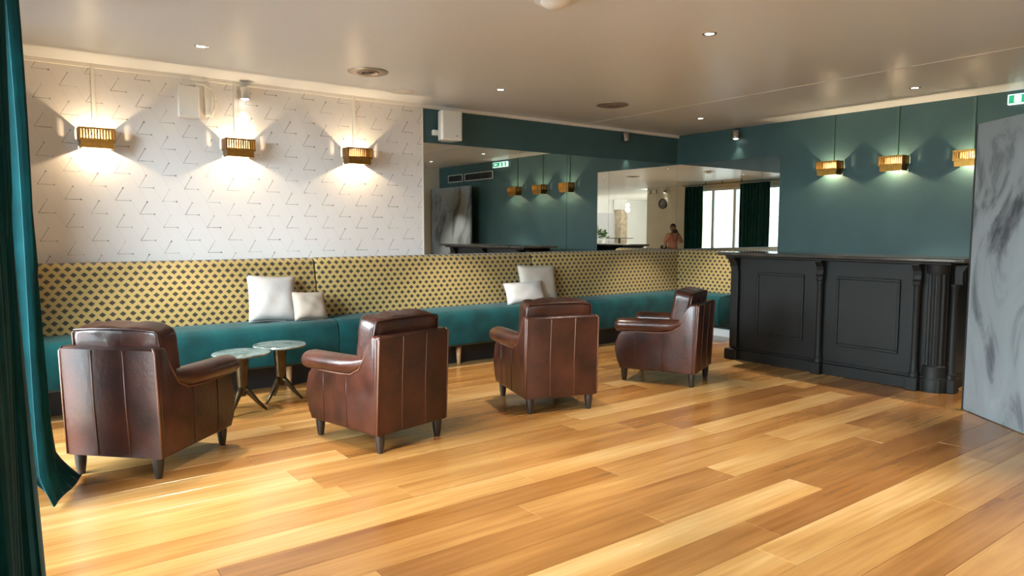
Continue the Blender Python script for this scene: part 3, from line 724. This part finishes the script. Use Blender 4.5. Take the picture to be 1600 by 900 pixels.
# ---- bar counter
def make_bar():
    FX, BXK, Y0, Y1, ZT = 7.03, 7.50, 2.66, 5.05, 1.255
    e = empty('bar_counter', (FX, 0, 0), 0, 'long black panelled bar counter with a dark polished top', 'bar')
    O = -FX
    def b(nm, x0, x1, y0, y1, z0, z1, mat='bar_paint', bev=0, par=e): return box(nm, x0+O, x1+O, y0, y1, z0, z1, mat, par, bev)
    b('body', FX, BXK, Y0+.14, Y1-.02, .0, ZT-.04)
    # top with moulded edge
    TX0, TX1, TY0, TY1 = 6.885, 7.60, 2.52, 5.19
    pr = [(TX0+O+.05, TY0), (TX1+O, TY0), (TX1+O, TY1), (TX0+O+.02, TY1), (TX0+O, TY1-.02), (TX0+O, TY0+.12), (TX0+O+.015, TY0+.05)]
    prism('counter_top', pr, ZT-.038, ZT, 'bar_top', e, 'Z', .010, 3)
    pr2 = [(FX-.075+O, Y0+.04), (BXK+O, Y0+.04), (BXK+O, Y1+.06), (FX-.075+O, Y1+.06)]
    prism('cornice', pr2, ZT-.062, ZT-.036, 'bar_paint', e, 'Z', .006, 2)
    # plinth
    b('plinth', FX-.035, BXK, Y0+.10, Y1+.01, 0, .115, bev=.006)
    b('plinth_moulding', FX-.022, BXK, Y0+.10, Y1, .115, .14, bev=.008)
    # framed panels
    for y0, y1 in ((4.15, 4.725), (3.155, 3.79)):
        z0, z1 = .315, 1.035
        pn = b('panel', FX-.008, FX+.01, y0+.03, y1-.03, z0+.03, z1-.03)
        for nm, a in (('moulding', (y0, y1, z0, z0+.028)), ('moulding', (y0, y1, z1-.028, z1)), ('moulding', (y0, y0+.028, z0+.028, z1-.028)), ('moulding', (y1-.028, y1, z0+.028, z1-.028))):
            b(nm, FX-.020, FX+.01, *a, bev=.007, par=pn)
    # columns with scroll brackets
    def column(yc, xo=0, nm='column'):
        cx = FX-.045+O+xo
        b('column_block', FX-.105+xo, FX+.01, yc-.052, yc+.052, 0, .125, bev=.006)
        col = lathe(nm, [(.045, .125), (.047, .14), (.040, .155), (.043, .17), (.033, .185), (.031, .30), (.030, .95), (.034, .965), (.030, .98), (.040, .995), (.040, 1.01)], 'bar_paint', e, 18, c=(cx, yc, 0))
        sc_ = [(.0, 1.01), (-.075, 1.01), (-.078, 1.03), (-.060, 1.05), (-.052, 1.09), (-.062, 1.13), (-.095, 1.165), (-.115, 1.185), (-.115, 1.195), (.0, 1.195)]
        prism('bracket', [(p[0]+FX+O+xo, p[1]) for p in sc_], yc-.036, yc+.036, 'bar_paint', e, 'Y', .006, 2)
    column(3.945); column(2.985)
    # left end: flat pilaster with curved bracket
    b('pilaster', FX-.05, FX+.12, Y1-.10, Y1, .14, 1.04, bev=.008)
    b('pilaster_foot', FX-.085, FX+.16, Y1-.125, Y1+.045, 0, .125, bev=.012)
    tb_ = [(.0, 1.03), (-.05, 1.03), (-.052, 1.09), (-.07, 1.14), (-.115, 1.18), (-.125, 1.195), (.0, 1.195)]
    prism('bracket', [(p[0]+FX+O, p[1]) for p in tb_], Y1-.095, Y1-.01, 'bar_paint', e, 'Y', .006, 2)
    prism('bracket', [(Y1-p[0]-.01, p[1]) for p in tb_], O+FX+.01, O+FX+.10, 'bar_paint', e, 'X', .006, 2)
    prism('bracket', [(Y1-p[0]-.01, p[1]) for p in tb_], O+BXK-.10, O+BXK-.01, 'bar_paint', e, 'X', .006, 2)
    # fluted corner drum on the right
    bm = bmesh.new(); n = 48; rr = .095; cx, cy = FX+.065+O, Y0+.19
    rings = []
    for z in (.10, 1.195):
        rings.append([bm.verts.new((cx+(rr-(.008 if k % 4 in (1, 2) else 0))*math.cos(2*PI*k/n), cy+(rr-(.008 if k % 4 in (1, 2) else 0))*math.sin(2*PI*k/n), z)) for k in range(n)])
    for k in range(n): bm.faces.new((rings[0][k], rings[0][(k+1) % n], rings[1][(k+1) % n], rings[1][k]))
    link('fluted_drum', fin(bm, 'fluted_drum'), 'bar_paint', e)
    lathe('drum_foot', [(.12, 0), (.12, .11), (.112, .125), (.105, .14), (.105, .24), (.096, .25), (.0001, .25)], 'bar_paint', e, 36, c=(cx, cy, 0))
    lathe('drum_cap', [(.096, 1.10), (.104, 1.115), (.108, 1.195), (.0001, 1.195)], 'bar_paint', e, 36, c=(cx, cy, 0))
    # end column facing the panel
    b('column_block', FX+.05, FX+.16, Y0+.01, Y0+.115, 0, .125, bev=.006)
    lathe('column', [(.045, .125), (.047, .14), (.040, .155), (.043, .17), (.033, .185), (.030, .95), (.034, .965), (.040, .995), (.040, 1.01)], 'bar_paint', e, 18, c=(FX+.105+O, Y0+.062, 0))
    prism('bracket', [(Y0+.06-q[0]*-1, q[1]) for q in [(.0, 1.01), (-.075, 1.01), (-.060, 1.05), (-.062, 1.13), (-.115, 1.195), (.0, 1.195)]], FX+.07+O, FX+.14+O, 'bar_paint', e, 'X', .006, 2)
    b('end_panel', FX+.10, BXK+.09, Y0+.11, Y0+.16, .0, ZT-.04)
    return e
make_bar()

# ---- standing grey plaster panels
d = Vector((6.074-6.535, 1.808-2.395)); ang = math.atan2(d.y, d.x)
e = empty('plaster_panel', (6.535, 2.395, 0), ang, 'tall grey trowelled-plaster panel standing at the right edge beside the bar', 'panel')
box('face', 0, 1.45, .006, .052, .004, 2.37, 'plaster', e, .004)
box('edge_strip', -.012, 0, 0, .055, 0, 2.37, 'dark_plastic', e, .002)
e = empty('plaster_panel', (8.16, .22, 0), R(91.5), 'second grey plaster panel seen in the wide mirror beneath the air grilles', 'panel')
box('face', 0, 1.66, .0, .05, .004, 2.43, 'plaster', e, .02)
box('edge_strip', -.012, 0, 0, .05, 0, 2.42, 'dark_plastic', e, .002)

# ---- curtains
def curtain(y0, y1, xc, label, folds, amp, seed, lean=0, puddle=0, gather=0, slope=0):
    ZT = 2.80; ny, nz = folds*12, 30; rnd = random.Random(seed)
    ph = [rnd.uniform(-.5, .5) for _ in range(folds+2)]
    bm = bmesh.new(); g = []
    for j in range(nz+1):
        f = 1-(1-j/nz)**1.5; z = ZT*(1-f)+.004; rowv = []
        q = max(0, (f-.93)/.07)**1.3 if puddle else 0
        for i in range(ny+1):
            u = i/ny; k = u*folds; a = ph[int(k)]*(1-k+int(k))+ph[int(k)+1]*(k-int(k))
            w = math.sin(2*PI*k+a+.5*f)*(1-q)
            x = xc+slope*(u-1)+amp*w*(.75+.35*f)+.012*math.sin(5*f+9*u)*(1-q)+lean*f*f*(.3+.7*u)
            yy = y0+(y1-y0)*u+.012*math.sin(2*2*PI*k+1)*(.5+f)*(1-q)+gather*f*f*(u-.5)
            x += puddle*q*(.35+.65*u); yy += puddle*.25*q*u
            zz = max(.008+.008*(1+math.sin(7*u)), z) if puddle else z
            rowv.append(bm.verts.new((x, yy, zz)))
        g.append(rowv)
    for j in range(nz):
        for i in range(ny): bm.faces.new((g[j][i], g[j][i+1], g[j+1][i+1], g[j+1][i]))
    e = empty('curtain', (0, 0, 0), 0, label, 'curtain', 'teal window curtains')
    o = link('cloth', fin(bm, 'cloth'), 'curtain', e, smooth=True)
    md = o.modifiers.new('thickness', 'SOLIDIFY'); md.thickness = .006
    for i in range(folds+1):
        bm = bmesh.new(); yy = y0+(y1-y0)*i/folds
        pts = [(xc+slope*(i/folds-1)+.024*math.cos(2*PI*k/14), yy, 2.832+.024*math.sin(2*PI*k/14)) for k in range(14)]
        tube_bm(bm, pts, .004, 6, True); link('ring', fin(bm, 'ring'), 'dark_plastic', e, smooth=True)
    return e
curtain(.22, .86, -.13, 'teal velvet curtain beside the photographer, seen in the mirrored corner', 5, .05, 1)
curtain(2.15, 3.20, .080, 'tall teal velvet curtain closest to the camera at the left edge', 9, .032, 2, lean=.02, slope=.19)
curtain(4.42, 4.86, .150, 'teal velvet curtain with its hem spread on the floor behind the nearest one', 4, .05, 3, lean=.10, puddle=.16)
e = empty('curtain_rail', (0, 0, 2.84), 0, 'dark curtain rail running under the ceiling along the windows', 'curtain rail')
tube('rod', [(-.14, .1, 0), (-.13, .9, 0), (.055, 2.3, 0), (.06, 3.2, 0), (.135, 4.0, 0), (.135, 4.75, 0)], .012, 'dark_plastic', e, 10)
for p in ((-.13, .95), (-.03, 1.6), (.055, 2.3), (.1, 3.6), (.135, 4.72)): box('bracket', p[0]-.01, p[0]+.01, p[1]-.01, p[1]+.01, 0, .07, 'dark_plastic', e)

# ---- wall clock (seen in mirror)
e = empty('wall_clock', (-.90, -1.31, 2.20), 0, 'round dark wall clock reflected in the mirrored corner', 'clock')
lathe('case', [(.0001, 0), (.165, 0), (.172, .02), (.165, .045), (.145, .05), (.14, .03), (.0001, .03)], 'dark_plastic', e, 36, c=(0, 0, .175), axis='X')
lathe('dial', [(.0001, .031), (.138, .031), (.138, .033), (.0001, .033)], 'leather_dark', e, 36, c=(0, 0, .175), axis='X')
box('minute_hand', .035, .038, -.004, .004, .175, .285, 'white_plastic', e); box('hour_hand', .035, .038, -.075, 0, .170, .180, 'white_plastic', e)
for yy, lb in ((-1.90, 'small white box at the top of the cream wall farther from the clock'), (-1.64, 'small white box at the top of the cream wall nearer the clock')):
    o = empty('alarm_box', (-.90, yy, 2.70), 0, lb, 'alarm box'); box('case', 0, .05, -.06, .06, 0, .14, 'cream_wall', o, .01); box('front', .05, .056, -.04, .04, .03, .11, 'white_plastic', o, .002)

# ---- photographer
def skin_mesh(name, verts, edges, mat, parent=None, root=0, sub=2):
    me = bpy.data.meshes.new(name); me.from_pydata([v[:3] for v in verts], edges, [])
    o = link(name, me, mat, parent)
    sk = o.modifiers.new('skin', 'SKIN'); sk.use_smooth_shade = True
    for i, v in enumerate(verts):
        r = v[3]; rr = (r, r) if not isinstance(r, tuple) else r
        me.skin_vertices[0].data[i].radius = rr
    me.skin_vertices[0].data[root].use_root = True
    s = o.modifiers.new('smooth', 'SUBSURF'); s.levels = sub; s.render_levels = sub
    return o
def person():
    V = []; E = []
    def chain(pts, start=None):
        prev = start
        for p in pts:
            V.append(p); i = len(V)-1
            if prev is not None: E.append((prev, i))
            prev = i
        return prev
    pel = chain([(0, 0, .95, (.15, .11))])
    sp = chain([(0, .005, 1.10, (.13, .095)), (0, .005, 1.25, (.15, .10)), (0, -.005, 1.36, (.14, .09))], pel)
    hd = chain([(0, .005, 1.44, .052), (0, .02, 1.49, (.058, .07)), (0, .025, 1.555, (.074, .088)), (0, .018, 1.62, (.076, .092)), (0, .01, 1.67, (.058, .07))], sp)
    V.append((0, .118, 1.545, .012)); E.append((hd-2, len(V)-1))          # nose
    for s in (-1, 1):
        V.append((s*.088, .01, 1.55, .014)); E.append((hd-2, len(V)-1))   # ears
        sh = chain([(s*.155, -.005, 1.35, .062), (s*.255, .06, 1.15, .047), (s*.20, .16, 1.27, .037), (s*.105, .235, 1.42, .029), (s*.085, .255, 1.455, (.034, .022))], sp)
        for q, (dx, dz, ln) in enumerate(((-.020, .035, .050), (-.026, .020, .056), (-.028, .004, .054), (-.024, -.012, .044))):
            chain([(s*(.075+.0), .272, 1.46+dz*.6, .009), (s*(.060), .290, 1.465+dz, .0072), (s*(.035), .292+.004*q, 1.466+dz, .008)], sh)
        chain([(s*.070, .235, 1.440, .010), (s*.048, .232, 1.455, .009)], sh)
        hip = chain([(s*.09, 0, .88, .088), (s*.10, .01, .50, .060), (s*.105, -.01, .10, .042), (s*.11, .06, .035, (.042, .03)), (s*.115, .15, .025, (.038, .022))], pel)
    p = skin_mesh('person', V, E, 'skin')
    tag(p, 'photographer in a rose-tan sweater holding a camera up, reflected in the mirrored corner', 'person')
    # sweater
    V2, E2 = [], []
    def ch2(pts, start=None):
        prev = start
        for q in pts:
            V2.append(q); i = len(V2)-1
            if prev is not None: E2.append((prev, i))
            prev = i
        return prev
    a = ch2([(0, 0, .93, (.168, .13))]); b_ = ch2([(0, .005, 1.10, (.155, .12)), (0, .005, 1.25, (.172, .122)), (0, -.005, 1.36, (.155, .108)), (0, .0, 1.425, .066)], a)
    for s in (-1, 1): ch2([(s*.155, -.005, 1.35, .080), (s*.255, .06, 1.15, .064), (s*.20, .16, 1.27, .052), (s*.118, .222, 1.40, .042)], b_-1)
    skin_mesh('sweater', V2, E2, 'sweater', p)
    V3 = [(0, 0, .97, (.160, .122)), (0, 0, .90, (.155, .12))]; E3 = [(0, 1)]
    for s in (-1, 1):
        n0 = len(V3); V3 += [(s*.09, 0, .82, .098), (s*.10, .01, .50, .075), (s*.105, -.01, .10, .062)]; E3 += [(1, n0), (n0, n0+1), (n0+1, n0+2)]
    skin_mesh('trousers', V3, E3, 'trousers', p)
    for s in (-1, 1): puff('shoe', .048, .13, .045, 'trousers', p, 3, 5, (s*.113, .07, .045))
    bm = bmesh.new(); bmesh.ops.create_uvsphere(bm, u_segments=24, v_segments=16, radius=1)
    for v in bm.verts: v.co = Vector((v.co.x*.090, v.co.y*.105-.008, v.co.z*.10+1.628))
    bmesh.ops.delete(bm, geom=[v for v in bm.verts if v.co.y > .055 and v.co.z < 1.645 or v.co.z < 1.545], context='VERTS')
    o = link('hair', fin(bm, 'hair'), 'hair', p, smooth=True); o.modifiers.new('t', 'SOLIDIFY').thickness = .012
    for s in (-1, 1): puff('eye', .012, .008, .007, 'white_plastic', p, 2.2, 3, (s*.032, .105, 1.575))
    puff('mouth', .022, .006, .007, 'leather_seam', p, 2.2, 3, (0, .098, 1.497))
    return p
pr = person()
D2 = Vector((math.sin(YAW), math.cos(YAW), 0))
pr.rotation_euler.z = -YAW; pr.location = -D2*.40
# the camera in the hands
e = empty('photo_camera', -D2*.145+Vector((0, 0, 1.43)), -YAW, 'black camera held up by the reflected photographer, strap hanging', 'camera')
box('camera_body', -.068, .068, 0, .055, .01, .105, 'dark_plastic', e, .012)
prism('viewfinder_hump', [(-.03, .10), (.03, .10), (.02, .135), (-.02, .135)], .0, .05, 'dark_plastic', e, 'Y', .004)
lathe('lens_barrel', [(.0001, .052), (.034, .052), (.036, .07), (.034, .10), (.036, .12), (.033, .125), (.028, .12), (.0001, .118)], 'dark_plastic', e, 24, c=(0, 0, .062), axis='Y')
tube('strap', [(-.07, .03, .08), (-.085, .0, -.02), (-.06, -.02, -.18), (-.02, -.02, -.25), (.03, -.02, -.22), (.07, .0, -.05), (.07, .03, .08)], .007, 'dark_plastic', e, 6)
e = empty('shoulder_bag', (-.036, -.498, .90), -YAW, 'small dark shoulder bag with a pale tag at the photographer\'s hip', 'bag')
puff('bag_body', .10, .05, .08, 'trousers', e, 4, 6, (0, 0, .08)); box('tag', -.04, .04, .045, .055, .09, .15, 'white_plastic', e, .004)
tube('strap', [(-.06, 0, .14), (-.10, .01, .30), (-.13, .015, .48), (-.16, 0, .545), (-.15, -.06, .50), (-.09, -.09, .28), (.0, -.04, .14)], .008, 'dark_plastic', e, 6)
box('flap', -.095, .095, .035, .05, .04, .10, 'dark_plastic', e, .006)

# ---- back room furniture (seen in the mirrors)
e = empty('high_table', (-5.74, -8.0, 0), 0, 'thin-topped black pedestal table in the bright rear room', 'table')
lathe('table_top', [(.0001, 1.16), (.60, 1.16), (.60, 1.185), (.0001, 1.185)], 'dark_plastic', e, 32); lathe('post', [(.06, .02), (.05, 1.16), (.0001, 1.16)], 'dark_plastic', e, 12); lathe('foot', [(.0001, 0), (.28, 0), (.28, .02), (.0001, .02)], 'dark_plastic', e, 24)
e = empty('potted_plant', (-4.68, -8.0, 0), 0, 'bushy green plant on a tall white stand in the rear room', 'plant')
box('stand', -.18, .18, -.18, .18, 0, .95, 'white_plastic', e, .01)
lathe('pot', [(.0001, .95), (.11, .95), (.15, 1.10), (.14, 1.10), (.12, 1.06), (.0001, 1.06)], 'white_plastic', e, 20)
bm = bmesh.new(); rnd = random.Random(11)
for k in range(150):
    a, el, r = rnd.uniform(0, 2*PI), rnd.uniform(-.3, 1.4), rnd.uniform(.08, .34)
    c = Vector((math.cos(a)*math.cos(el)*r, math.sin(a)*math.cos(el)*r, 1.26+math.sin(el)*r*.9))
    t_ = Vector((rnd.uniform(-1, 1), rnd.uniform(-1, 1), rnd.uniform(-.3, 1))).normalized(); s_ = t_.orthogonal().normalized(); ln = rnd.uniform(.06, .12)
    vs = [bm.verts.new(c-t_*ln*.6), bm.verts.new(c+s_*ln*.35), bm.verts.new(c+t_*ln), bm.verts.new(c-s_*ln*.35)]; bm.faces.new(vs)
for k in range(40):
    z = 1.4+k*.014; a = k*2.4; w = .09*(1-k/46)
    c = Vector((.26+.1*(k/40)*.5, 0, z)); dd = Vector((math.cos(a)*w, math.sin(a)*w, .05))
    s_ = dd.orthogonal().normalized()*.02; bm.faces.new([bm.verts.new(c), bm.verts.new(c+dd*.5+s_), bm.verts.new(c+dd), bm.verts.new(c+dd*.5-s_)])
o = link('foliage', fin(bm, 'foliage'), 'leaf', e); tag(o, kind='stuff')
e = empty('rear_column', (-6.55, -8.72, 0), 0, 'square olive column in the bright rear room', 'column')
box('shaft', -.20, .20, -.2, .2, 0, 2.45, 'stone', e, .01); box('capital', -.24, .24, -.24, .24, 2.45, H, 'white_wall', e, .01)
def pendant(x, y, label):  # added globe lamps, fill light for the rear room in place of its windows
    e = empty('added_fill_lamp', (x, y, H), 0, label, 'fill lamp', 'added rear room fill lamps')
    tube('cord', [(0, 0, 0), (0, 0, -.22)], .004, 'dark_plastic', e, 6)
    lathe('globe', [(.0001, -.40), (.05, -.385), (.085, -.34), (.09, -.30), (.07, -.25), (.03, -.22), (.0001, -.22)], 'down_glow', e, 20)
    l = bpy.data.lights.new('added_fill_bulb', 'POINT'); l.energy = 200; l.color = (1, .93, .82); l.shadow_soft_size = .1
    o = bpy.data.objects.new('added_fill_bulb', l); COL.objects.link(o); o.parent = e; o.location = (0, 0, -.52)
pendant(-5.6, -7.4, 'added globe fill lamp in the rear room above the pedestal table'); pendant(-5.0, -5.6, 'added globe fill lamp in the rear room nearer the lounge')
pendant(2.0, -5.5, 'added globe fill lamp in the rear room straight behind the photographer')

# ---- terrace outside the windows
struct(box('ground_terrace', -20, -.5, -2.0, 14, -.25, -.05, 'terrace'))
def parasol(x, y, h, r, label):
    e = empty('parasol', (x, y, -.05), R(20), label, 'parasol', 'terrace parasols')
    tube('pole', [(0, 0, 0), (0, 0, h)], .025, 'frame_white', e, 10); lathe('base', [(.0001, 0), (.28, 0), (.28, .06), (.05, .1), (.0001, .1)], 'stone', e, 20)
    bm = bmesh.new(); n = 8; top = bm.verts.new((0, 0, h+.05)); ed = [bm.verts.new((r*math.cos(2*PI*k/n), r*math.sin(2*PI*k/n), h-.5)) for k in range(n)]; dn = [bm.verts.new((v.co.x, v.co.y, v.co.z-.16)) for v in ed]
    for k in range(n): bm.faces.new((top, ed[k], ed[(k+1) % n])); bm.faces.new((ed[k], ed[(k+1) % n], dn[(k+1) % n], dn[k]))
    o = link('canopy', fin(bm, 'canopy'), 'canvas', e); o.modifiers.new('t', 'SOLIDIFY').thickness = .01
    for k in range(n): tube('rib', [(0, 0, h), (r*.98*math.cos(2*PI*k/n), r*.98*math.sin(2*PI*k/n), h-.53)], .010, 'frame_white', e, 5)
parasol(-5.5, 1.0, 2.7, 1.7, 'white terrace parasol on the left in the reflected window'); parasol(-6.5, 4.6, 2.7, 1.7, 'white terrace parasol on the right in the reflected window')
def hedge(x0, x1, y0, y1, h, label, seed):
    bm = bmesh.new(); rnd = random.Random(seed)
    bx(bm, x0+.1, x1-.1, y0+.1, y1-.1, -.05, h-.1)
    for k in range(1800):
        c = Vector((rnd.uniform(x0, x1), rnd.uniform(y0, y1), rnd.uniform(0, h))); s = rnd.choice((0, 1, 2))
        if s == 0: c.x = x1+rnd.uniform(-.1, .05)
        elif s == 1: c.z = h+rnd.uniform(-.1, .1)
        t_ = Vector((rnd.uniform(-1, 1), rnd.uniform(-1, 1), rnd.uniform(-1, 1))).normalized(); s_ = t_.orthogonal().normalized(); ln = rnd.uniform(.05, .12)
        bm.faces.new([bm.verts.new(c-t_*ln), bm.verts.new(c+s_*ln*.5), bm.verts.new(c+t_*ln), bm.verts.new(c-s_*ln*.5)])
    e = empty('hedge', (0, 0, 0), 0, label, 'hedge'); o = link('foliage', fin(bm, 'foliage'), 'hedge', e); tag(o, kind='stuff')
hedge(-10.5, -9.6, -2, 9, 1.5, 'low clipped hedge along the terrace outside the windows', 5)
struct(box('wall_terrace', -11.2, -10.8, -2, 11, -.05, 2.1, 'stone'))
